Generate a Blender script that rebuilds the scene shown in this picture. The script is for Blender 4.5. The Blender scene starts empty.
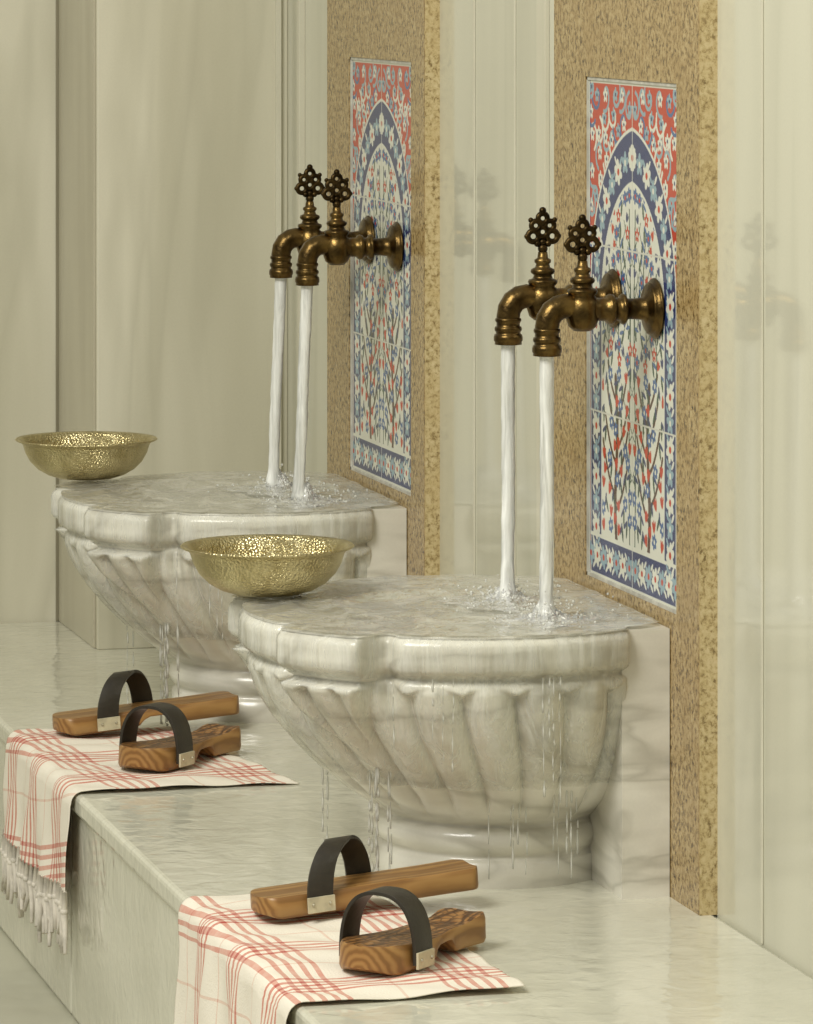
import bpy, math, random
import numpy as np
from mathutils import Matrix, Vector
random.seed(4)
R = math.radians
scene = bpy.context.scene
scene.view_settings.view_transform = 'Standard'
scene.view_settings.look = 'None'

def lin(c):
    o = []
    for v in c[:3]:
        v = v / 255.0
        o.append(v / 12.92 if v <= 0.04045 else ((v + 0.055) / 1.055) ** 2.4)
    return (o[0], o[1], o[2], 1.0)

# ------------------------------------------------------------------ materials
class NT:
    def __init__(s, name):
        s.m = bpy.data.materials.new(name); s.m.use_nodes = True
        s.n = s.m.node_tree.nodes; s.l = s.m.node_tree.links
        s.b = s.n['Principled BSDF']; s.out = s.n['Material Output']
    def new(s, t, **kw):
        nd = s.n.new(t)
        for k, v in kw.items():
            setattr(nd, k, v)
        return nd
    def link(s, a, b): s.l.new(a, b)
    def coords(s, scale=(1, 1, 1), kind='Object', rot=(0, 0, 0)):
        tc = s.new('ShaderNodeTexCoord'); mp = s.new('ShaderNodeMapping')
        mp.inputs['Scale'].default_value = scale
        mp.inputs['Rotation'].default_value = rot
        s.link(tc.outputs[kind], mp.inputs['Vector'])
        return mp.outputs['Vector']
    def noise(s, vec, scale, detail=4, rough=0.5, dist=0.0):
        n = s.new('ShaderNodeTexNoise')
        n.inputs['Scale'].default_value = scale; n.inputs['Detail'].default_value = detail
        n.inputs['Roughness'].default_value = rough; n.inputs['Distortion'].default_value = dist
        s.link(vec, n.inputs['Vector'])
        return n.outputs['Fac']
    def ramp(s, fac, stops, interp='LINEAR'):
        r = s.new('ShaderNodeValToRGB'); cr = r.color_ramp; cr.interpolation = interp
        while len(cr.elements) < len(stops): cr.elements.new(0.5)
        for e, (p, c) in zip(cr.elements, stops):
            e.position = p; e.color = c
        s.link(fac, r.inputs['Fac'])
        return r.outputs['Color']
    def mix(s, fac, a, b, mode='MIX'):
        m = s.new('ShaderNodeMix', data_type='RGBA', blend_type=mode)
        for sock, v in ((m.inputs[0], fac), (m.inputs[6], a), (m.inputs[7], b)):
            if hasattr(v, 'is_output'): s.link(v, sock)
            else: sock.default_value = v
        return m.outputs[2]
    def bump(s, h, strength, dist=0.01):
        b = s.new('ShaderNodeBump'); b.inputs['Strength'].default_value = strength
        b.inputs['Distance'].default_value = dist
        s.link(h, b.inputs['Height']); s.link(b.outputs['Normal'], s.b.inputs['Normal'])
    def col(s, c):
        if hasattr(c, 'is_output'): s.link(c, s.b.inputs['Base Color'])
        else: s.b.inputs['Base Color'].default_value = c
    def p(s, **kw):
        for k, v in kw.items():
            s.b.inputs[k.replace('_', ' ')].default_value = v

def marble(name, light, dark, vein, scale=(3, 3, 0.6), rough=0.15, vs=2.5, bump=None, veinamt=0.35, spec=0.5, dist=0.5):
    t = NT(name)
    v = t.coords(scale)
    a = t.noise(v, vs, 3, 0.45, dist)
    base = t.ramp(a, [(0.30, lin(dark)), (0.60, lin(light))])
    v2 = t.coords(tuple(x * 0.8 for x in scale), rot=(0.12, 0.08, 0.3))
    b = t.noise(v2, vs * 0.9, 3, 0.45, dist)
    vm = t.ramp(b, [(0.40, (0, 0, 0, 1)), (0.48, (veinamt,) * 3 + (1,)), (0.52, (veinamt * 0.3,) * 3 + (1,)), (0.60, (0, 0, 0, 1))])
    c = t.mix(vm, base, lin(vein))
    v3 = t.coords((1, 1, 1))
    g = t.ramp(t.noise(v3, 300, 2, 0.5), [(0.3, (0.97, 0.97, 0.97, 1)), (0.7, (1, 1, 1, 1))])
    t.col(t.mix(1.0, c, g, 'MULTIPLY'))
    t.p(Roughness=rough, Specular_IOR_Level=spec)
    if bump:
        vv = t.coords(bump[2] if len(bump) > 2 else (1, 1, 1))
        t.bump(t.noise(vv, bump[0], 2, 0.45, 0.4), bump[1], 0.004)
    return t.m

M_wall = marble('wall_marble', (209, 207, 188), (196, 194, 175), (186, 184, 165), (3, 3, 0.25), 0.07, 2.0, veinamt=0.4, spec=0.7)
M_back = marble('back_marble', (218, 214, 194), (198, 194, 172), (184, 180, 158), (4.0, 4.0, 0.5), 0.16, 2.0, veinamt=0.45, dist=0.8)
M_back_shade = marble('back_marble_shade', (190, 184, 162), (172, 166, 144), (164, 157, 136), (3, 3, 0.4), 0.25, 2.2)  # darker copy of the back marble, paints shade onto the pilaster's side face
M_bench = marble('bench_marble', (222, 220, 203), (206, 204, 186), (194, 192, 174), (2.5, 1.0, 1.5), 0.06, 2.5, bump=(30, 0.40, (1, 1, 1)), spec=0.75)
M_floor = marble('floor_marble', (190, 188, 170), (170, 168, 150), (160, 160, 144), (1.5, 1.5, 1.5), 0.2, 2.5)
M_basin = marble('basin_marble', (232, 229, 217), (214, 210, 197), (182, 178, 164), (1.8, 1.8, 6.5), 0.20, 2.6, bump=(34, 0.12, (1, 1, 0.5)), veinamt=0.75, dist=1.1, spec=0.6)
M_trim = marble('trim_light', (212, 209, 190), (204, 200, 180), (192, 188, 168), (2, 2, 1), 0.15)
M_dark = marble('joint_dark', (140, 134, 112), (126, 120, 98), (120, 114, 92), (2, 2, 1), 0.5)

def granite(name, cols, sc=150):
    t = NT(name)
    v = t.coords((1, 1, 0.85))
    n = t.noise(v, sc, 5, 0.74, 0.3)
    base = t.ramp(n, [(0.36, lin(cols[0])), (0.43, lin(cols[1])), (0.50, lin(cols[2])), (0.62, lin(cols[3]))])
    n2 = t.noise(v, 22, 3, 0.6, 1.0)
    f = t.ramp(n2, [(0.4, (0, 0, 0, 1)), (0.7, (0.5,) * 3 + (1,))])
    t.col(t.mix(f, base, lin(cols[4])))
    t.p(Roughness=0.2)
    return t.m
M_gran = granite('granite_gold', [(56, 45, 29), (120, 98, 62), (165, 141, 96), (188, 167, 123), (153, 125, 78)])
M_gran2 = granite('granite_edge', [(118, 99, 66), (166, 145, 100), (194, 175, 130), (208, 191, 150), (190, 167, 118)], 170)

def metal(name, c1, c2, rough, bscale=None, bstr=0.3, nscale=25, voro=False):
    t = NT(name)
    v = t.coords((1, 1, 1))
    t.col(t.ramp(t.noise(v, nscale, 5, 0.6, 0.5), [(0.35, lin(c1)), (0.65, lin(c2))]))
    t.p(Metallic=1.0, Roughness=rough)
    if bscale:
        if voro:
            vo = t.new('ShaderNodeTexVoronoi'); vo.inputs['Scale'].default_value = bscale
            t.link(v, vo.inputs['Vector'])
            t.bump(vo.outputs['Distance'], bstr, 0.004)
        else:
            t.bump(t.noise(v, bscale, 4, 0.6), bstr, 0.003)
    return t.m
M_bronze = metal('aged_bronze', (66, 52, 30), (120, 97, 56), 0.3, 110, 0.3, 45)
M_bronze_d = metal('dark_bronze', (44, 35, 22), (78, 62, 36), 0.36, 110, 0.2, 60)
M_brass = metal('brass_engraved', (178, 164, 120), (214, 202, 158), 0.28, 330, 0.5, 30, voro=True)
M_tin = metal('strap_plate', (170, 165, 145), (200, 195, 175), 0.45)

def simple(name, c, rough=0.6, **kw):
    t = NT(name); v = t.coords((1, 1, 1))
    d = tuple(int(x * 0.82) for x in c)
    t.col(t.ramp(t.noise(v, 60, 4), [(0.3, lin(d)), (0.7, lin(c))]))
    t.p(Roughness=rough, **kw)
    t.bump(t.noise(v, 250, 3), 0.15, 0.002)
    return t.m
M_leather = simple('dark_leather', (50, 45, 36), 0.42)
M_grout = simple('grout', (200, 198, 186), 0.6)
M_label = simple('cream_label', (214, 204, 172), 0.5)

def wood(name, a, b, c_, sc, dist):
    t = NT(name)
    w = t.new('ShaderNodeTexWave', wave_type='RINGS', rings_direction='X')
    w.inputs['Scale'].default_value = sc; w.inputs['Distortion'].default_value = dist
    w.inputs['Detail'].default_value = 3; w.inputs['Detail Scale'].default_value = 1.2
    vm = t.coords((0.22, 1, 1)); t.link(vm, w.inputs['Vector'])
    t.col(t.ramp(w.outputs['Fac'], [(0.1, lin(a)), (0.5, lin(b)), (1.0, lin(c_))]))
    t.p(Roughness=0.38)
    return t.m
M_wood = wood('clog_wood', (130, 92, 48), (150, 110, 60), (163, 124, 72), 40, 4)
t = NT('clog_wood_top')
v = t.coords((1, 1, 1))
vo = t.new('ShaderNodeTexVoronoi', feature='DISTANCE_TO_EDGE'); vo.inputs['Scale'].default_value = 75
t.link(v, vo.inputs['Vector'])
w = t.new('ShaderNodeTexWave', wave_type='RINGS', rings_direction='X')
w.inputs['Scale'].default_value = 62; w.inputs['Distortion'].default_value = 8; w.inputs['Detail'].default_value = 3
t.link(t.coords((0.3, 1, 1)), w.inputs['Vector'])
base = t.ramp(w.outputs['Fac'], [(0.15, lin((84, 54, 28))), (0.55, lin((134, 92, 48))), (1.0, lin((160, 116, 66)))])
ln = t.ramp(vo.outputs['Distance'], [(0.03, (0.75, 0.75, 0.75, 1)), (0.10, (0, 0, 0, 1))])
t.col(t.mix(ln, base, lin((70, 44, 22)))); t.p(Roughness=0.36)
t.bump(vo.outputs['Distance'], 0.5, 0.003)
M_woodtop = t.m

t = NT('painted_tile')
a = t.new('ShaderNodeVertexColor'); a.layer_name = 'Paint'
t.col(a.outputs['Color']); t.p(Roughness=0.12)
M_tile = t.m

# checked cotton towel
t = NT('checked_cotton')
uv = t.new('ShaderNodeUVMap'); uv.uv_map = 'UVMap'
sp = t.new('ShaderNodeSeparateXYZ'); t.link(uv.outputs['UV'], sp.inputs[0])
def stripes(sock, period, off, wt=1.0):
    m1 = t.new('ShaderNodeMath', operation='ADD'); m1.inputs[1].default_value = off; t.link(sock, m1.inputs[0])
    m = t.new('ShaderNodeMath', operation='DIVIDE'); m.inputs[1].default_value = period; t.link(m1.outputs[0], m.inputs[0])
    f = t.new('ShaderNodeMath', operation='FRACT'); t.link(m.outputs[0], f.inputs[0])
    W = (0, 0, 0, 1); S = (wt, wt, wt, 1); H = (0.4, 0.4, 0.4, 1)
    return t.ramp(f.outputs[0], [(0, W), (0.04, S), (0.075, W), (0.12, S), (0.155, W), (0.20, S), (0.235, W), (0.28, S), (0.315, W), (0.36, S), (0.39, W), (0.68, H), (0.70, W)], 'CONSTANT')
s1 = stripes(sp.outputs['X'], 0.170, 0.125); s2 = stripes(sp.outputs['Y'], 0.165, 0.155, 0.85)
ad = t.mix(1.0, s1, s2, 'ADD')
half = t.mix(1.0, ad, (0.5, 0.5, 0.5, 1), 'MULTIPLY')
vv = t.coords((1, 1, 1))
ck = t.ramp(half, [(0.0, lin((236, 229, 214))), (0.22, lin((226, 198, 180))), (0.5, lin((204, 130, 112))), (0.92, lin((176, 66, 56)))])
fade = t.ramp(t.noise(vv, 60, 4, 0.7), [(0.35, (0, 0, 0, 1)), (0.75, (0.4, 0.4, 0.4, 1))])
t.col(t.mix(fade, ck, lin((232, 222, 204))))
t.p(Roughness=0.85)
t.bump(t.noise(vv, 420, 2), 0.4, 0.002)
M_towel = t.m
M_fringe = simple('cotton_fringe', (234, 226, 212), 0.85)

def water_mat(name, white, transp, bumpsc=None, bstr=0.4, ior=1.33, rough=0.06, bscale=(1, 1, 1), patchy=None, gmul=1.0):
    t = NT(name)
    tr = t.new('ShaderNodeBsdfTransparent'); tr.inputs[0].default_value = (0.99, 0.992, 0.982, 1)
    gl = t.new('ShaderNodeBsdfGlossy'); gl.inputs['Roughness'].default_value = rough
    df = t.new('ShaderNodeBsdfDiffuse'); df.inputs[0].default_value = lin(white)
    fr = t.new('ShaderNodeFresnel'); fr.inputs['IOR'].default_value = ior
    mu = t.new('ShaderNodeMath', operation='MULTIPLY'); mu.inputs[1].default_value = gmul; t.link(fr.outputs[0], mu.inputs[0])
    m1 = t.new('ShaderNodeMixShader'); m1.inputs[0].default_value = transp
    if patchy:
        f = t.ramp(t.noise(t.coords(patchy[1]), patchy[0], 4, 0.6, 1.0), [(0.35, (patchy[2],) * 3 + (1,)), (0.65, (patchy[3],) * 3 + (1,))])
        t.link(f, m1.inputs[0])
    t.link(df.outputs[0], m1.inputs[1]); t.link(tr.outputs[0], m1.inputs[2])
    m2 = t.new('ShaderNodeMixShader'); t.link(mu.outputs[0], m2.inputs[0])
    t.link(m1.outputs[0], m2.inputs[1]); t.link(gl.outputs[0], m2.inputs[2])
    t.link(m2.outputs[0], t.out.inputs['Surface'])
    if bumpsc:
        v = t.coords(bscale); b = t.new('ShaderNodeBump'); b.inputs['Strength'].default_value = bstr
        b.inputs['Distance'].default_value = 0.006
        t.link(t.noise(v, bumpsc, 3, 0.5, 0.8), b.inputs['Height'])
        for nd in (gl, fr, df): t.link(b.outputs[0], nd.inputs['Normal'])
    return t.m
M_water = water_mat('water_surface', (240, 238, 225), 0.2, 55, 0.50, 1.28, 0.07, patchy=(24, (1, 1, 1), 0.15, 0.70), gmul=0.60)
M_film = water_mat('water_film', (244, 244, 236), 0.95, 70, 0.3, 1.30, 0.08, (1, 1, 0.2), patchy=(46, (1, 1, 0.09), 1.0, 0.55), gmul=0.45)
M_jet = water_mat('water_jet', (244, 245, 240), 0.2, 80, 0.3, 1.33, 0.05, (1, 1, 0.15), patchy=(75, (1, 1, 0.08), 0.02, 0.55))
M_drop = water_mat('water_drops', (240, 240, 232), 0.45)
M_foam = water_mat('water_foam', (244, 244, 238), 0.4, 120, 0.5, patchy=(60, (1, 1, 1), 0.0, 0.8), gmul=0.6)

# ------------------------------------------------------------------ mesh tools
class MB:
    def __init__(s): s.v = []; s.f = []; s.m = []; s.s = []
    def add(s, verts, faces, mat=0, M=None, smooth=True):
        o = len(s.v)
        if M is not None: verts = [tuple(M @ Vector(q)) for q in verts]
        s.v.extend([tuple(q) for q in verts])
        for f in faces:
            s.f.append(tuple(i + o for i in f)); s.m.append(mat); s.s.append(smooth)
    def box(s, x0, x1, y0, y1, z0, z1, mat=0, M=None):
        vs = [(x, y, z) for z in (z0, z1) for y in (y0, y1) for x in (x0, x1)]
        fs = [(0, 2, 3, 1), (4, 5, 7, 6), (0, 1, 5, 4), (2, 6, 7, 3), (0, 4, 6, 2), (1, 3, 7, 5)]
        s.add(vs, fs, mat, M, False)
    def grid(s, fn, nu, nv, cu=False, cv=False, mat=0, M=None, smooth=True):
        vs = [fn(i, j) for j in range(nv) for i in range(nu)]
        fs = []
        for j in range(nv if cv else nv - 1):
            for i in range(nu if cu else nu - 1):
                a = j * nu + i; b = j * nu + (i + 1) % nu
                c = ((j + 1) % nv) * nu + (i + 1) % nu; d = ((j + 1) % nv) * nu + i
                fs.append((a, b, c, d))
        s.add(vs, fs, mat, M, smooth)
    def lathe(s, prof, n=32, mat=0, M=None):
        s.grid(lambda i, j: (prof[j][0] * math.cos(2 * math.pi * i / n), prof[j][0] * math.sin(2 * math.pi * i / n), prof[j][1]),
               n, len(prof), True, False, mat, M)
    def torus(s, R_, r, mat=0, M=None, n=24, m=10):
        s.grid(lambda i, j: ((R_ + r * math.cos(2 * math.pi * j / m)) * math.cos(2 * math.pi * i / n),
                             (R_ + r * math.cos(2 * math.pi * j / m)) * math.sin(2 * math.pi * i / n),
                             r * math.sin(2 * math.pi * j / m)), n, m, True, True, mat, M)
    def ball(s, c, r, mat=0, n=12, sc=(1, 1, 1)):
        s.grid(lambda i, j: (c[0] + sc[0] * r * math.sin(math.pi * j / n) * math.cos(2 * math.pi * i / n),
                             c[1] + sc[1] * r * math.sin(math.pi * j / n) * math.sin(2 * math.pi * i / n),
                             c[2] - sc[2] * r * math.cos(math.pi * j / n)), n, n + 1, True, False, mat)
    def tube(s, pts, rad, n=16, mat=0, M=None):
        P = [Vector(p) for p in pts]; rings = []
        prev = None
        for i, p in enumerate(P):
            d = (P[min(i + 1, len(P) - 1)] - P[max(i - 1, 0)]).normalized()
            if prev is None:
                up = Vector((0, 1, 0)) if abs(d.y) < 0.9 else Vector((1, 0, 0))
            else: up = prev
            a = (up - d * up.dot(d)).normalized(); prev = a
            b = d.cross(a)
            r = rad[i] if hasattr(rad, '__len__') else rad
            rings.append([p + (a * math.cos(2 * math.pi * k / n) + b * math.sin(2 * math.pi * k / n)) * r for k in range(n)])
        s.grid(lambda i, j: tuple(rings[j][i]), n, len(rings), True, False, mat, M)
        o = len(s.v) - n * len(rings)
        s.f.append(tuple(range(o, o + n))); s.m.append(mat); s.s.append(False)
        e = o + n * (len(rings) - 1)
        s.f.append(tuple(range(e, e + n))); s.m.append(mat); s.s.append(False)
    def mesh(s, name, mats):
        me = bpy.data.meshes.new(name); me.from_pydata(s.v, [], s.f)
        for m in mats: me.materials.append(m)
        me.polygons.foreach_set('material_index', s.m)
        me.polygons.foreach_set('use_smooth', s.s)
        me.update()
        return me
    def obj(s, name, mats, loc=(0, 0, 0), bevel=0, rotz=0):
        return mkobj(name, s.mesh(name, mats), loc, bevel, rotz)

def mkobj(name, me, loc=(0, 0, 0), bevel=0, rotz=0, parent=None):
    ob = bpy.data.objects.new(name, me); scene.collection.objects.link(ob)
    ob.location = loc; ob.rotation_euler = (0, 0, rotz)
    if bevel:
        b = ob.modifiers.new('bevel', 'BEVEL'); b.width = bevel; b.segments = 3; b.limit_method = 'ANGLE'
    if parent: ob.parent = parent
    return ob

# ------------------------------------------------------------------ room shell
SEP = 1.208
mb = MB(); mb.box(0, 0.12, -6.0, 2.3, -0.35, 2.6); mb.obj('wall_right', [M_wall])
mb = MB(); mb.box(-4.0, 0.0, 2.15, 2.3, -0.35, 2.6); mb.obj('wall_back', [M_back])
mb = MB(); mb.box(-0.30, 0.0, 1.82, 2.15, 0.0, 2.6); mb.box(-0.303, -0.2995, 1.835, 2.15, 0.0, 2.6, 1); mb.obj('wall_pilaster', [M_back, M_back_shade], bevel=0.002)  # thin facing on the left side carries the painted shade
mb = MB(); mb.box(-4.0, 0.12, -6.0, 2.3, -0.42, -0.30); mb.obj('floor', [M_floor])
mb = MB()
mb.box(-0.548, -0.001, -4.2, 0.665, -0.30, -0.028)
mb.box(-0.548, -0.001, 0.669, 2.149, -0.30, -0.028)
mb.box(-0.556, -0.001, -4.2, 2.149, -0.028, 0.0)
mb.obj('marble_bench', [M_bench], bevel=0.007)
def trim(n, x0, x1, y0, y1, z0, z1, m=M_trim):
    q = MB(); q.box(x0, x1, y0, y1, z0, z1); q.obj('trim_%d' % n, [m], bevel=0.0008)
trim(1, -0.002, 0, -0.492, -0.486, 0, 2.6)
trim(2, -0.002, 0, 0.700, 0.708, 0, 2.6)
trim(3, -0.006, 0, 0.345, 0.385, 0, 2.6)
trim(4, -0.010, 0, 1.700, 1.712, 0, 2.6)
trim(5, -0.002, 0, 0.50, 0.506, 0, 2.6)
trim(6, -0.307, -0.303, 2.146, 2.15, 0, 2.6, M_dark)
trim(7, -0.020, -0.012, 1.811, 1.82, 0, 2.6)

# ------------------------------------------------------------------ granite panels with tile
TZ0, TZ1 = 0.322, 0.920
def granite_panel(y0, y1, t0, t1):
    q = MB(); X0 = -0.021
    q.box(X0, 0, y0 + 0.002, t0, 0, 1.9); q.box(X0, 0, t1, y1, 0, 1.9)
    q.box(X0, 0, t0, t1, 0, TZ0); q.box(X0, 0, t0, t1, TZ1, 1.9)
    q.box(X0 + 0.0005, 0, y0, y0 + 0.0025, 0, 1.9, 1)
    g = 0.004
    q.box(-0.0195, -0.008, t0, t0 + g, TZ0, TZ1, 2); q.box(-0.0195, -0.008, t1 - g, t1, TZ0, TZ1, 2)
    q.box(-0.0195, -0.008, t0, t1, TZ0, TZ0 + g, 2); q.box(-0.0195, -0.008, t0, t1, TZ1 - g, TZ1, 2)
    return q.obj('granite_wall_panel', [M_gran, M_gran2, M_grout])
granite_panel(-0.331, 0.252, -0.246, 0.116)
granite_panel(0.887, 1.465, 0.964, 1.326)

# painted tile pattern (computed, stored as vertex colours)
TW, TH, px = 0.358, 0.594, 0.0011
NW, NH = int(TW / px) + 1, int(TH / px) + 1
xs = np.linspace(-TW / 2, TW / 2, NW); zs = np.linspace(0, TH, NH)
XX, ZZ = np.meshgrid(xs, zs)
C = {k: np.array(lin(v)[:3]) for k, v in dict(
    white=(214, 215, 201), navy=(42, 56, 104), blue=(72, 100, 144), sky=(138, 164, 174), red=(182, 60, 42),
    green=(48, 78, 66), brown=(76, 48, 40), grout=(200, 200, 188), pink=(190, 104, 84)).items()}
img = np.zeros((NH, NW, 3)); img[:] = C['white']
AX = np.abs(XX)
def arch(hw, c, z0):
    up = np.sqrt((AX + c) ** 2 + (ZZ - z0) ** 2) < hw + c
    return ((ZZ < z0) & (AX < hw)) | ((ZZ >= z0) & up)
o2 = arch(0.167, 0.03, 0.342); o1 = arch(0.171, 0.03, 0.342)
i1 = arch(0.126, 0.024, 0.330); i2 = arch(0.122, 0.024, 0.330)
img[~o1] = C['red']
img[o1] = C['white']; img[o2] = C['navy']
img[i1] = C['white']; img[i1 & (ZZ < 0.052)] = C['navy']
img[(ZZ < 0.052) & (ZZ > 0.048)] = C['white']
def disc(cx, cz, a, b, ang, col):
    r = max(a, b)
    i0 = max(0, int((cx - r + TW / 2) / px)); i1_ = min(NW, int((cx + r + TW / 2) / px) + 2)
    j0 = max(0, int((cz - r) / px)); j1_ = min(NH, int((cz + r) / px) + 2)
    if i0 >= i1_ or j0 >= j1_: return
    dx = XX[j0:j1_, i0:i1_] - cx; dz = ZZ[j0:j1_, i0:i1_] - cz
    u = dx * math.cos(ang) + dz * math.sin(ang); w_ = -dx * math.sin(ang) + dz * math.cos(ang)
    img[j0:j1_, i0:i1_][(u / a) ** 2 + (w_ / b) ** 2 < 1] = C[col]
def sym(cx, cz, a, b, ang, col):
    disc(cx, cz, a, b, ang, col); disc(-cx, cz, a, b, math.pi - ang, col)
def flower(cx, cz, r, c1, c2, n=5, rot=0.3):
    for k in range(n):
        an = rot + 2 * math.pi * k / n
        sym(cx + r * 0.6 * math.cos(an), cz + r * 0.6 * math.sin(an), r * 0.5, r * 0.34, an, c1)
    sym(cx, cz, r * 0.3, r * 0.3, 0, c2)
def tulip(cx, cz, r, ang, c):
    for d in (-0.45, 0, 0.45):
        an = ang + d
        sym(cx + r * 0.5 * math.cos(an), cz + r * 0.5 * math.sin(an), r * 0.62, r * 0.22, an, c)
def stroke(fn, n, r, col):
    for k in range(n + 1):
        x, z = fn(k / n); sym(x, z, r, r, 0, col)
rg = random.Random(7)
save = img.copy()
sp_pts = []
tries = 0
while len(sp_pts) < 34 and tries < 6000:
    tries += 1
    x = rg.uniform(0.006, 0.170); z = rg.uniform(0.40, 0.585)
    if math.hypot(x + 0.03, z - 0.342) > 0.207 and all((x - a_) ** 2 + (z - b_) ** 2 > 0.0235 ** 2 for a_, b_ in sp_pts): sp_pts.append((x, z))
for k, (x, z) in enumerate(sp_pts):
    a0 = rg.uniform(0, 6.3); sg = rg.choice((-1, 1))
    col = ('white', 'sky', 'blue', 'sky')[k % 4]
    def f(t_):
        rr = 0.004 + 0.016 * t_; an = a0 + sg * 4.6 * t_
        return (x + rr * math.cos(an), z + rr * math.sin(an))
    stroke(f, 50, 0.0025, col)
    flower(x, z, 0.0085, 'white' if k % 3 else 'sky', 'navy')
img[o1] = save[o1]
pts = []
z = 0.03
while z < 0.34: pts.append((0.1465, z)); z += 0.030
for k in range(9):
    a0 = k / 8.0 * math.pi / 2
    cx_ = 0.1465 * math.cos(a0); pts.append((cx_, 0.342 + 0.163 * math.sin(a0) * (1 - 0.06 * math.sin(2 * a0))))
for k, (x, z) in enumerate(pts):
    if k % 2: flower(x, z, 0.0145, 'white', 'red', 6)
    else: flower(x, z, 0.0125, 'sky', 'white', 5)
    if x > 0.03:
        sym(x + 0.010, z + 0.013, 0.0070, 0.0026, 0.8, 'white'); sym(x - 0.010, z + 0.014, 0.0070, 0.0026, -0.8, 'sky')
for k in range(7):
    flower(0.012 + 0.026 * k, 0.026, 0.0130, 'white' if k % 2 else 'sky', 'red', 6)
    sym(0.025 + 0.026 * k, 0.038, 0.006, 0.0024, 0.7, 'white'); sym(0.025 + 0.026 * k, 0.014, 0.006, 0.0024, -0.7, 'white')
sv = img.copy()
def tree(x0, zb, h, amp, wd, col, ln0=0.045, nb_=9):
    stroke(lambda t_: (x0 + amp * math.sin(7 * t_), zb + h * t_), 260, wd, col)
    for b_ in range(nb_):
        tb = 0.18 + 0.78 * b_ / nb_
        bx = x0 + amp * math.sin(7 * tb); bz = zb + h * tb; sg = 1 if b_ % 2 else -1; ln = ln0 * (1.1 - tb * 0.5)
        stroke(lambda t_: (bx + sg * ln * t_, bz + ln * (0.3 * t_ + 0.9 * t_ * t_)), 50, wd * 0.55, col)
tree(0.064, 0.054, 0.19, 0.004, 0.0052, 'brown', 0.052, 8)
tree(0.010, 0.054, 0.39, 0.003, 0.0018, 'green', 0.035, 12)
tree(0.090, 0.245, 0.13, 0.006, 0.0018, 'green', 0.03, 7)
tree(0.050, 0.250, 0.17, 0.006, 0.0018, 'green', 0.035, 9)
pts = []
tries = 0
while len(pts) < 115 and tries < 12000:
    tries += 1
    x = rg.uniform(0.006, 0.118); z = rg.uniform(0.062, 0.465)
    if all((x - a_) ** 2 + (z - b_) ** 2 > 0.0158 ** 2 for a_, b_ in pts): pts.append((x, z))
for k, (x, z) in enumerate(pts):
    q = rg.random(); an = rg.uniform(0.9, 2.2)
    if z < 0.25:
        if q < 0.38: tulip(x, z - 0.005, 0.0125, an, 'red')
        elif q < 0.82: sym(x, z, 0.0110, 0.0030, an, 'green'); sym(x + 0.005, z + 0.005, 0.0085, 0.0026, an + 0.8, 'navy')
        else: flower(x, z, 0.0090, 'blue', 'white', 6)
    else:
        if q < 0.22: tulip(x, z - 0.004, 0.0105, an, 'red')
        elif q < 0.46: flower(x, z, 0.0090, 'blue', 'red', 6)
        elif q < 0.52: flower(x, z, 0.0082, 'red', 'white', 5)
        elif q < 0.86: sym(x, z, 0.0105, 0.0030, an, 'green'); sym(x + 0.005, z + 0.005, 0.0085, 0.0024, an + 0.8, 'blue')
        else: tulip(x, z - 0.003, 0.0100, an, 'navy')
ins = i2 & (ZZ > 0.053)
sv[ins] = img[ins]; img = sv
for g in (TH / 3, 2 * TH / 3):
    img[np.abs(ZZ - g) < 0.0014] = C['grout']
img[np.abs(XX) < 0.0016] = C['grout']
edge = (AX > TW / 2 - 0.005) | (ZZ < 0.005) | (ZZ > TH - 0.005); img[edge] = C['white']
edge = ((AX > TW / 2 - 0.007) & (AX < TW / 2 - 0.0045)); img[edge] = C['navy']
vv_ = np.stack([np.zeros(NW * NH), XX.ravel(), ZZ.ravel()], 1)
idx = np.arange(NW * NH).reshape(NH, NW)
fa = np.stack([idx[:-1, :-1].ravel(), idx[1:, :-1].ravel(), idx[1:, 1:].ravel(), idx[:-1, 1:].ravel()], 1)
tm = bpy.data.meshes.new('tile_mesh'); tm.from_pydata(vv_.tolist(), [], fa.tolist()); tm.materials.append(M_tile)
ca = tm.color_attributes.new('Paint', 'FLOAT_COLOR', 'POINT')
ca.data.foreach_set('color', np.concatenate([img.reshape(-1, 3), np.ones((NW * NH, 1))], 1).ravel())
mkobj('floral_tile_panel', tm, (-0.0175, -0.065, TZ0 + 0.002))
mkobj('floral_tile_panel', tm, (-0.0175, 1.145, TZ0 + 0.002))

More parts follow.
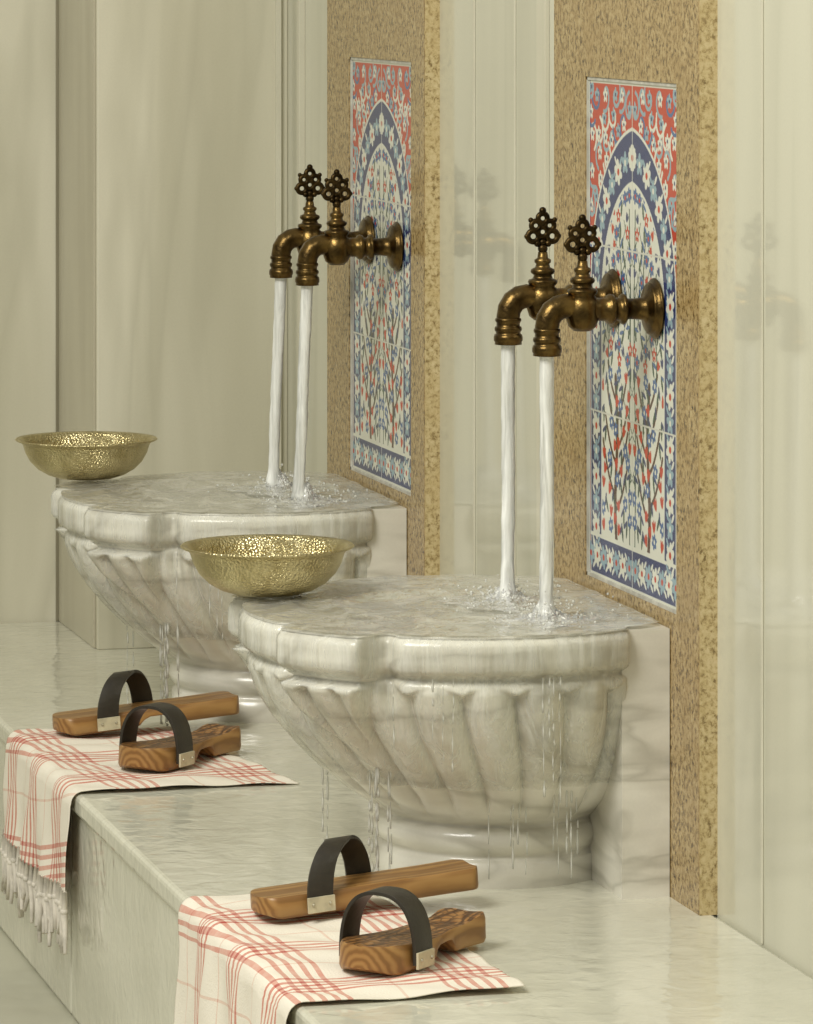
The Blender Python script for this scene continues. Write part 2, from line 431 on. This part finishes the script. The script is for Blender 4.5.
# ------------------------------------------------------------------ basins
ZS = 0.945
PZ = [(0.0, .137), (0.03, .136), (0.034, .131), (0.038, .130), (0.044, .136), (0.056, .141), (0.068, .137), (0.074, .129),
      (0.079, .133), (0.09, .152), (0.105, .172), (0.13, .196), (0.16, .219), (0.194, .240), (0.23, .254), (0.255, .259),
      (0.266, .256), (0.270, .250), (0.274, .252), (0.279, .262), (0.285, .266), (0.312, .266), (0.318, .263), (0.321, .258)]
pzx = [a for a, b in PZ]; pzr = [b for a, b in PZ]
def sst(a, b, x):
    t_ = min(1, max(0, (x - a) / (b - a))); return t_ * t_ * (3 - 2 * t_)
def basin_r(th, z):
    r = float(np.interp(z, pzx, pzr))
    inl = 0.0
    for c0 in (R(142), R(218)):
        d = abs((th - c0 + math.pi) % (2 * math.pi) - math.pi)
        if z > 0.268: w_, amp = R(12.5), 0.023
        else:
            k = min(1, max(0, (z - 0.160) / 0.10)); w_, amp = R(12.5) * k ** 0.6 * 0.9 + 1e-4, 0.032 * k
            if z > 0.262: amp = 0.014
        box = 1 - sst(w_ - R(1.2), w_ + R(1.2), d)
        inl = max(inl, box)
        r += amp * box
        r -= 0.016 * math.exp(-((d - R(16)) / R(2.8)) ** 2) * sst(0.17, 0.27, z)
    fl = abs(math.sin(13 * (th - R(4))))
    A = 0.0190 * (1 - sst(0.249 + 0.011 * fl, 0.254 + 0.011 * fl, z)) * sst(0.082, 0.12, z)
    if inl > 0.1:
        fl2 = abs(math.sin(20 * (th - R(142)))); fl = fl * (1 - inl) + fl2 * inl
    r -= A * (1 - fl ** 0.5)
    return r
def basin_c(z): return -0.168 - 0.030 * sst(0.07, 0.28, z)
XC = -0.072
zr = [0, .015, .03, .032, .034, .038, .041, .044, .050, .056, .062, .068, .071, .074, .0765, .079, .084, .09] + \
     [0.095 + 0.0050 * i for i in range(30)] + [.2435, .2455, .2475, .2490, .2505, .2525, .2545, .2565, .2585, .2605, .2625, .2645, .267, .270, .272, .274, .2765, .279, .282, .285, .295, .305, .312, .316, .319, .321]
zr = sorted(set(zr))
NTH = 640
rows = []
for z in zr:
    row = []
    for i in range(NTH):
        th = 2 * math.pi * i / NTH; r = basin_r(th, z)
        x = basin_c(z) + r * math.cos(th); y = r * math.sin(th)
        row.append((min(x, XC), y, z * ZS))
    rows.append(row)
# rim, then a shallow well scooped out of the top (centred toward the front)
for s_, z in ((.985, .3225), (.95, .323), (.82, .3215), (.70, .3205)):
    row = []
    for i in range(NTH):
        th = 2 * math.pi * i / NTH; r = basin_r(th, 0.31) * s_
        if s_ < 0.9: r = 0.268 * s_
        row.append((min(-0.198 + r * math.cos(th), XC if s_ > .9 else XC - 0.006), r * math.sin(th), z * ZS))
    rows.append(row)
for r0, z in ((.130, .3200), (.118, .3180), (.112, .308), (.108, .280), (.095, .25), (.05, .24), (.002, .238)):
    row = []
    for i in range(NTH):
        th = 2 * math.pi * i / NTH
        r = r0 * (1 + 0.05 * abs(math.sin(4 * th)))
        row.append((-0.232 + r * math.cos(th), -0.008 + r * math.sin(th), z * ZS))
    rows.append(row)
mb = MB()
mb.grid(lambda i, j: rows[j][i], NTH, len(rows), True, False)
mb.box(-0.078, -0.022, -0.224, 0.224, 0, 0.3215 * ZS)
bm_basin = mb.mesh('marble_basin_body', [M_basin])
ZT = 0.3245 * ZS

def water_surface_mesh():
    q = MB(); n = 200; m = 90
    rn = random.Random(3)
    ph = [(rn.uniform(-1, 1), rn.uniform(-1, 1), rn.uniform(0, 6)) for _ in range(14)]
    def f(i, j):
        th = 2 * math.pi * i / n; fr_ = j / (m - 1); r = (basin_r(th, 0.31) * 0.990) * fr_
        x = min(-0.198 + r * math.cos(th), -0.026); y = r * math.sin(th)
        if x > XC - 0.004: y = max(-0.222, min(0.222, y))
        h = 0
        for a_, b_, c_ in ph: h += math.sin(95 * (a_ * x + b_ * y) + c_)
        an = math.atan2(y + 0.008, x + 0.232)
        d = math.hypot(x + 0.232, y + 0.008) / (1 + 0.05 * abs(math.sin(4 * an)))
        ring = 0.0024 * math.exp(-((d - 0.124) / 0.012) ** 2) - 0.0045 * (1 - sst(0.090, 0.118, d)) + 0.0018 * math.exp(-((d - 0.170) / 0.012) ** 2)
        d2 = min(math.hypot(x + 0.149, y + 0.160), math.hypot(x + 0.149, y - 0.005))
        rip = 0.0014 * math.sin(d2 * 330) * math.exp(-d2 / 0.06)
        return (x, y, ZT + 0.0022 + 0.00038 * h * (1.3 - fr_) + (ring + rip) * (1 - sst(0.85, 0.98, fr_)) - 0.001 * sst(0.93, 1, fr_))
    q.grid(f, n, m, True, False)
    return q.mesh('water', [M_water])
wm = water_surface_mesh()
def film_mesh():
    q = MB(); n = 420; zz = [0.13 + 0.0065 * i for i in range(19)] + [.2525, .2565, .2605, .2645, .268, .272, .276, .280, .285, .295, .305, .312, .317, .3205, .3225]
    def f(i, j):
        th = R(75) + R(228) * i / (n - 1); z = zz[j]
        rip = 0.5 + 0.5 * math.sin(th * 61 + 1.5 * math.sin(z * 40)) * math.sin(th * 23 + 2)
        r = basin_r(th, min(z, .321)) + 0.0010 + 0.0012 * rip
        x = basin_c(z) + r * math.cos(th); y = r * math.sin(th)
        return (min(x, XC - 0.0015), y, z * ZS + (0.0015 if z > .32 else 0))
    q.grid(f, n, len(zz))
    return q.mesh('film', [M_film])
flm = film_mesh()
JX = -0.149
def drips_mesh(seed):
    q = MB(); rn = random.Random(seed)
    groups = [(262, .105, .6), (264, .11, .8), (266, .11, .7), (269, .105, .6), (279, .12, .6), (281, .12, .7), (283, .125, .8), (285, .125, .8), (288, .115, .8), (255, .115, .6), (216, .15, 1), (217, .15, .8), (218, .145, 1.1), (220, .155, 1), (221, .155, 1.2), (223, .15, .9), (224, .15, .8), (175, .13, .8), (143, .15, 1),
              (247, .31, .8), (249, .31, .6), (251, .31, .6), (273, .31, .9), (274.5, .31, .7), (276, .31, .7), (278, .31, .6), (236, .31, .6)]
    for a_, zs_, k_ in groups:
        th = R(a_ + rn.uniform(-.6, .6)); top = zs_ > .3
        zz_ = .2975 if top else zs_
        r = basin_r(th, zz_) + (0.0015 if top else -0.001); x = min(basin_c(zz_) + r * math.cos(th), XC - 0.003); y = r * math.sin(th)
        z = (0.272 if top else zs_) * ZS + 0.003
        end = rn.choice((0.17, 0.14, 0.20)) if top else (rn.choice((0.03, 0.05, 0.065)) if a_ > 230 else 0.004)
        while z > end:
            L = rn.uniform(0.008, 0.035); z2 = max(0.003, z - L)
            rr = rn.uniform(0.0009, 0.0021) * k_
            xx = x + rn.uniform(-.001, .001)
            q.tube([(xx, y, z), (xx, y, (z + z2) / 2), (xx, y, z2)], [rr * 0.4, rr, rr * 0.7], 6)
            z = z2 - rn.uniform(0.001, 0.010)
    for k in range(280):
        cx_, cy_ = rn.choice(((JX, -0.160), (JX, 0.005)))
        a_ = rn.uniform(0, 6.28); d_ = abs(rn.gauss(0, 0.045))
        x = min(cx_ + d_ * math.cos(a_), -0.03)
        q.ball((x, cy_ + d_ * math.sin(a_), ZT + 0.003 + max(0, rn.gauss(0.010, 0.012)) * math.exp(-d_ * 10)), rn.uniform(0.0007, 0.002), 0, 6)
    return q.mesh('drips', [M_drop])

def foam_mesh(seed):
    q = MB(); rn = random.Random(seed)
    for cx_, cy_ in ((JX, -0.160), (JX, 0.005)):
        n, m = 50, 24
        hh = [[rn.uniform(0.1, 1) for _ in range(n)] for _ in range(m)]
        def f(i, j):
            r = 0.085 * j / (m - 1); a_ = 2 * math.pi * i / n
            w_ = r * (0.85 + 0.15 * math.sin(3 * a_ + cy_ * 40) + 0.1 * math.sin(7 * a_))
            h = 0.018 * math.exp(-(r / 0.013) ** 2) + 0.013 * hh[j][i] * (1 - r / 0.085) ** 1.3
            return (min(cx_ + w_ * math.cos(a_), -0.03), max(-0.215, cy_ + w_ * math.sin(a_)), ZT + 0.001 + h)
        q.grid(f, n, m, True, False)
    return q.mesh('foam', [M_foam])

def basin(y, seed):
    e = bpy.data.objects.new('marble_basin', None); scene.collection.objects.link(e); e.location = (0, y, 0)
    mkobj('basin_body', bm_basin, parent=e)
    mkobj('basin_water', wm, parent=e)
    mkobj('overflow_film', flm, parent=e)
    mkobj('water_drips', drips_mesh(seed), parent=e)
    mkobj('water_foam', foam_mesh(seed), parent=e)
basin(0, 5); basin(SEP, 11)

# ------------------------------------------------------------------ faucets
def faucet_mesh():
    q = MB()
    MX = Matrix.Rotation(R(-90), 4, 'Y')
    prof = [(0, 0), (.033, 0), (.035, .002), (.034, .004), (.029, .006), (.030, .009), (.027, .011), (.018, .013), (.0130, .016), (.012, .026),
            (.012, .036), (.0165, .0375), (.018, .040), (.0165, .0425), (.0130, .044), (.0130, .050), (.0165, .0515), (.0175, .055), (.0165, .058),
            (.0135, .060), (.0132, .071), (.0155, .074), (.0160, .088), (.0145, .099), (.0, .103)]
    q.lathe(prof, 36, 0, MX)
    T = Matrix.Translation((-0.088, 0, 0))
    pv = [(0, -.0245), (.010, -.024), (.016, -.019), (.0190, -.010), (.0195, .002), (.018, .010), (.0140, .0160), (.0165, .0185), (.0175, .021), (.0165, .0235),
          (.0120, .025), (.0105, .029), (.0135, .031), (.0145, .0335), (.0135, .036), (.009, .038), (.0078, .042), (.0098, .044), (.0098, .047), (.0065, .049), (.0055, .056)]
    q.lathe(pv, 32, 0, T)
    path = [(.088, 0), (.100, .0035), (.108, .0045), (.116, .003), (.1235, -.002), (.1285, -.010), (.1300, -.019), (.130, -.038)]
    q.tube([(-s_, 0, z) for s_, z in path], [.0140, .0142, .0142, .0142, .0142, .0140, .0138, .0136], 24, 0)
    po = [(.0130, -.020), (.0150, -.021), (.0155, -.023), (.0150, -.025), (.0138, -.026), (.0138, -.030), (.0155, -.031), (.0162, -.0335), (.0155, -.036), (.0145, -.0365), (.0145, -.039), (.0162, -.040), (.0170, -.043), (.0170, -.047), (.0158, -.0485),
          (.0160, -.0515), (.013, -.052), (.0115, -.050), (.0110, -.044), (0, -.044)]
    q.lathe(po, 32, 0, Matrix.Translation((-0.130, 0, 0)))
    RX = Matrix.Rotation(R(90), 4, 'X')
    dz = -0.004
    def ring(dx, z, R_, r): q.torus(R_, r, 1, Matrix.Translation((-0.088 + dx, 0, z + dz)) @ RX)
    ring(-.0116, .0785, .0064, .0034); ring(.0116, .0785, .0064, .0034)
    ring(-.0084, .0910, .0054, .0032); ring(.0084, .0910, .0054, .0032)
    ring(0, .0995, .0056, .0033); ring(0, .0835, .0056, .0032)
    for dx, z, r in ((0, .1085, .0044), (-.0195, .0785, .0032), (.0195, .0785, .0032), (0, .0640, .0060), (0, .0925, .0036), (-.0145, .0975, .0032), (.0145, .0975, .0032), (-.0065, .0700, .0042), (.0065, .0700, .0042), (0, .0715, .0045)):
        q.ball((-0.088 + dx, 0, z + dz), r, 1)
    return q.mesh('faucet', [M_bronze, M_bronze_d])
fm = faucet_mesh()
for base in (0, SEP):
    for dy in (-0.160, 0.005):
        mkobj('bronze_faucet', fm, (-0.0178, base + dy, 0.661))
        q = MB(); rn = random.Random(int(base * 10 + dy * 100) + 50)
        n = 50; pts = []; rad = []
        sl = -0.012 if base else 0.0
        p1, p2 = rn.uniform(0, 6), rn.uniform(0, 6)
        for k in range(n):
            t_ = k / (n - 1); z = 0.610 - 0.296 * t_
            pts.append((JX + 0.001 + sl * t_ + 0.0007 * math.sin(9 * t_ + p1) * t_, base + dy, z))
            rad.append(0.0086 - 0.0008 * t_ ** 0.5 + 0.0004 * math.sin(27 * t_ + p2) * t_ + 0.00025 * math.sin(61 * t_ + p1) + (0.004 * max(0, t_ - 0.93) / 0.07))
        q.tube(pts, rad, 16)
        q.obj('water_stream', [M_jet])

# ------------------------------------------------------------------ brass bowls
q = MB()
q.lathe([(0, 0), (.034, 0), (.042, .0010), (.056, .0055), (.070, .0135), (.081, .0245), (.088, .037), (.0915, .0485), (.0950, .0525), (.1010, .0545), (.1030, .0560), (.1015, .0575),
         (.0950, .0560), (.0895, .0480), (.0860, .0370), (.079, .0260), (.068, .0155), (.054, .0078), (.040, .0035), (0, .0025)], 80)
bw = q.mesh('bowl', [M_brass])
mkobj('brass_bowl', bw, (-0.411, 0.120, ZT + 0.0050))
mkobj('brass_bowl', bw, (-0.394, 1.400, ZT + 0.0050))

# ------------------------------------------------------------------ clogs
def clog(name, loc, ang, skew, tilt=0.0, L=0.238, H=0.056, straight=0.0, wd=0.030, W=1.0, T=1.0):
    q = MB(); nu = 52
    def hw(u):
        w_ = 0.036 + (0.006 * math.cos(2 * math.pi * (u - 0.25)) - 0.004 * u) * (1 - straight)
        e = 1.0; a_ = 0.14 * (1 - 0.6 * straight); b_ = 0.08 * (1 - 0.5 * straight)
        if u < a_: e = math.sqrt(max(0, 1 - ((a_ - u) / a_) ** 2)) ** 0.8
        if u > 1 - b_: e = math.sqrt(max(0, 1 - ((u - 1 + b_) / b_) ** 2 * 0.6))
        return max(0.004, w_ * e * W)
    def zt(u): return T * (0.0275 + (0.003 * math.cos(2 * math.pi * u) - 0.003 * math.exp(-((u - 0.8) / 0.1) ** 2)) * (1 - straight))
    def zb(u): return T * (0.015 * sst(0.40, 0.48, u) * (1 - sst(0.62, 0.70, u)) + 0.006 * (1 - sst(0, 0.08, u)))
    us = [0.5 - 0.5 * math.cos(math.pi * i / (nu - 1)) for i in range(nu)]
    loop = [(-1, .15), (-.97, .85), (-.9, 1), (-.45, .97), (0, .95), (.45, .97), (.9, 1), (.97, .85), (1, .15), (.93, 0), (.4, 0), (-.4, 0), (-.93, 0)]
    def ringp(i, j):
        u = us[i]; h = hw(u); t_, b_ = zt(u), zb(u); a_, k = loop[j]
        return (u * L, a_ * h, b_ + (t_ - b_) * k)
    q.grid(ringp, nu, 13, False, True, 0)
    for k in range(len(q.f)):
        j = k // (nu - 1)
        if j in (2, 3, 4, 5): q.m[k] = 4
    q.f.append(tuple(j * nu for j in range(13))); q.m.append(0); q.s.append(False)
    q.f.append(tuple(j * nu + nu - 1 for j in range(13))[::-1]); q.m.append(0); q.s.append(False)
    us_ = 0.24; hs = hw(us_) + 0.0025
    ns = 34
    def st(i, j):
        a_ = math.pi * (i / (ns - 1))
        c_ = math.cos(a_); s_ = max(0.0, math.sin(a_)) ** 0.75
        off = [(-1, 0), (1, 0), (1, 1), (-1, 1)][j]
        th = 0.0038 * off[1]
        y = -(hs + th) * (abs(c_) ** 0.8) * (1 if c_ > 0 else -1); z = 0.008 * T + (H + th) * s_
        x = us_ * L + off[0] * wd * 0.5 + skew * (0.5 - 0.5 * c_)
        return (x, y, z)
    q.grid(st, ns, 4, False, True, 1)
    q.box(us_ * L - 0.016, us_ * L + 0.016, -hs - 0.0066, -hs - 0.0036, 0.004, 0.021, 2)
    q.box(us_ * L - 0.012 + skew, us_ * L + 0.012 + skew, hs + 0.0036, hs + 0.0066, 0.004, 0.021, 2)
    for dx in (-0.010, 0.010):
        q.ball((us_ * L + dx, -hs - 0.0070, 0.013), 0.002, 3, 6)
    ob = q.obj(name, [M_wood, M_leather, M_label, M_tin, M_woodtop if straight < .5 else M_wood], loc)
    ob.rotation_euler = (0, -tilt, ang)
    b = ob.modifiers.new('bev', 'BEVEL'); b.width = 0.0012; b.segments = 2; b.limit_method = 'ANGLE'; b.angle_limit = R(50)
    return ob
for dy in (0, 1.26):
    clog('wooden_clog', (-0.508, -0.255 + dy, 0.0085), R(9), 0.078, R(3.5), 0.260, 0.062, 0.85, 0.030, 0.92, 0.85)
    clog('wooden_clog', (-0.468 + (0.006 if dy else 0), -0.572 + dy * 1.003, 0.0085), R(44), 0.0, 0.0, 0.218, 0.068, 0.0, 0.034, 1.0, 1.0)

# ------------------------------------------------------------------ towels
def towel(y0, y1, xin0, xin1, hang, seed, shear=0.0):
    nu, nv = 150, 150
    rn = random.Random(seed)
    p = [rn.uniform(0, 6) for _ in range(8)]
    rc = 0.012; xe = -0.5475
    W_ = y1 - y0
    def pos(i, j):
        u = i / (nu - 1); y = y0 + W_ * u
        xin = xin0 + (xin1 - xin0) * u + 0.006 * math.sin(5 * u + p[0])
        flat = xin - xe
        tot = flat + rc * math.pi / 2 + hang * (1 + 0.05 * math.sin(4 * u + p[6]))
        v = j / (nv - 1) * tot
        n1 = math.sin(26 * y + 9 * v + p[1]) + math.sin(17 * y - 21 * v + p[2]) + 0.7 * math.sin(47 * y + 30 * v + p[3]) + 0.7 * math.sin(83 * y - 61 * v + p[4])
        zz = 0.0045 + 0.0014 * n1
        if v < flat:
            x = xin - v; z = max(0.0015, zz)
        elif v < flat + rc * math.pi / 2:
            a_ = (v - flat) / rc; x = xe - (rc + zz) * math.sin(a_); z = -rc + (rc + zz) * math.cos(a_)
        else:
            d = v - flat - rc * math.pi / 2
            k = min(1, d / 0.12)
            fold = 0.5 + 0.5 * math.sin(38 * y + p[4] + 1.2 * math.sin(11 * y + p[5]))
            x = xe - rc - zz - 0.001 - k * 0.011 * fold; z = -rc - d
            y += k * 0.007 * math.sin(30 * y + p[7])
        yy = y + shear * (v - flat)
        # gentle waviness of the weave lines
        yy += 0.003 * math.sin(22 * v + 9 * y + p[2])
        return (x, yy, z), (W_ * u, v)
    q = MB()
    G = [[pos(i, j) for i in range(nu)] for j in range(nv)]
    q.grid(lambda i, j: G[j][i][0], nu, nv)
    uvs = [G[j][i][1] for j in range(nv) for i in range(nu)]
    nb = len(q.v)
    for i in range(0, nu, 4):
        x, y, z = G[nv - 1][i][0]
        L = rn.uniform(0.055, 0.085); k1 = rn.uniform(-.008, .008); k2 = rn.uniform(-.014, .014)
        q.tube([(x, y, z + 0.004), (x - .001, y + k1 * .5, z - L * .3), (x + k1 * .3, y + k1, z - L * .65), (x - .002, y + k2, z - L)], [.0022, .0032, .0026, .0016], 7, 1)
        q.ball((x - .001, y + k1 * .5, z - L * .3), .0042, 1, 6)
    ob = q.obj('checked_towel', [M_towel, M_fringe])
    me = ob.data; ul = me.uv_layers.new(name='UVMap')
    arr = []
    for lp in me.loops:
        vi = lp.vertex_index
        arr.extend(uvs[vi] if vi < nb else (0, 0))
    ul.data.foreach_set('uv', arr)
    sm = ob.modifiers.new('thick', 'SOLIDIFY'); sm.thickness = 0.0012; sm.offset = 1
    return ob
towel(-0.665, -0.115, -0.312, -0.345, 0.215, 2)
towel(0.585, 1.065, -0.268, -0.345, 0.118, 9)

# ------------------------------------------------------------------ lights, world, camera
w = bpy.data.worlds.new('soft_room'); scene.world = w; w.use_nodes = True
n = w.node_tree.nodes; l = w.node_tree.links; bg = n['Background']
tc = n.new('ShaderNodeTexCoord'); sx = n.new('ShaderNodeSeparateXYZ'); cr = n.new('ShaderNodeValToRGB')
mr = n.new('ShaderNodeMapRange'); mr.inputs[1].default_value = -1; mr.inputs[2].default_value = 1
l.new(tc.outputs['Generated'], sx.inputs[0]); l.new(sx.outputs['Z'], mr.inputs[0]); l.new(mr.outputs[0], cr.inputs[0])
cr.color_ramp.elements[0].position = 0.35; cr.color_ramp.elements[0].color = (0.25, 0.238, 0.195, 1)
cr.color_ramp.elements[1].position = 0.85; cr.color_ramp.elements[1].color = (0.95, 0.94, 0.84, 1)
l.new(cr.outputs[0], bg.inputs['Color']); bg.inputs['Strength'].default_value = 0.68

def area(name, loc, target, size, power, col):
    ld = bpy.data.lights.new(name, 'AREA'); ld.shape = 'RECTANGLE'; ld.size = size[0]; ld.size_y = size[1]
    ld.energy = power; ld.color = col
    ob = bpy.data.objects.new(name, ld); scene.collection.objects.link(ob); ob.location = loc
    ob.rotation_euler = (Vector(target) - Vector(loc)).to_track_quat('-Z', 'Y').to_euler()
area('softbox_light', (-2.4, -1.7, 2.9), (-0.2, 0.5, 0.3), (1.4, 1.4), 112, (1.0, 0.975, 0.90))

cd = bpy.data.cameras.new('camera'); cam = bpy.data.objects.new('camera', cd); scene.collection.objects.link(cam)
cam.location = (-1.618, -5.30, 1.056); cam.rotation_euler = (R(90), 0, R(-14.25))
cd.sensor_fit = 'HORIZONTAL'; cd.sensor_width = 36; cd.lens = 4700 * 36 / 813
cd.shift_y = -549 / 813; cd.clip_end = 50
scene.camera = cam
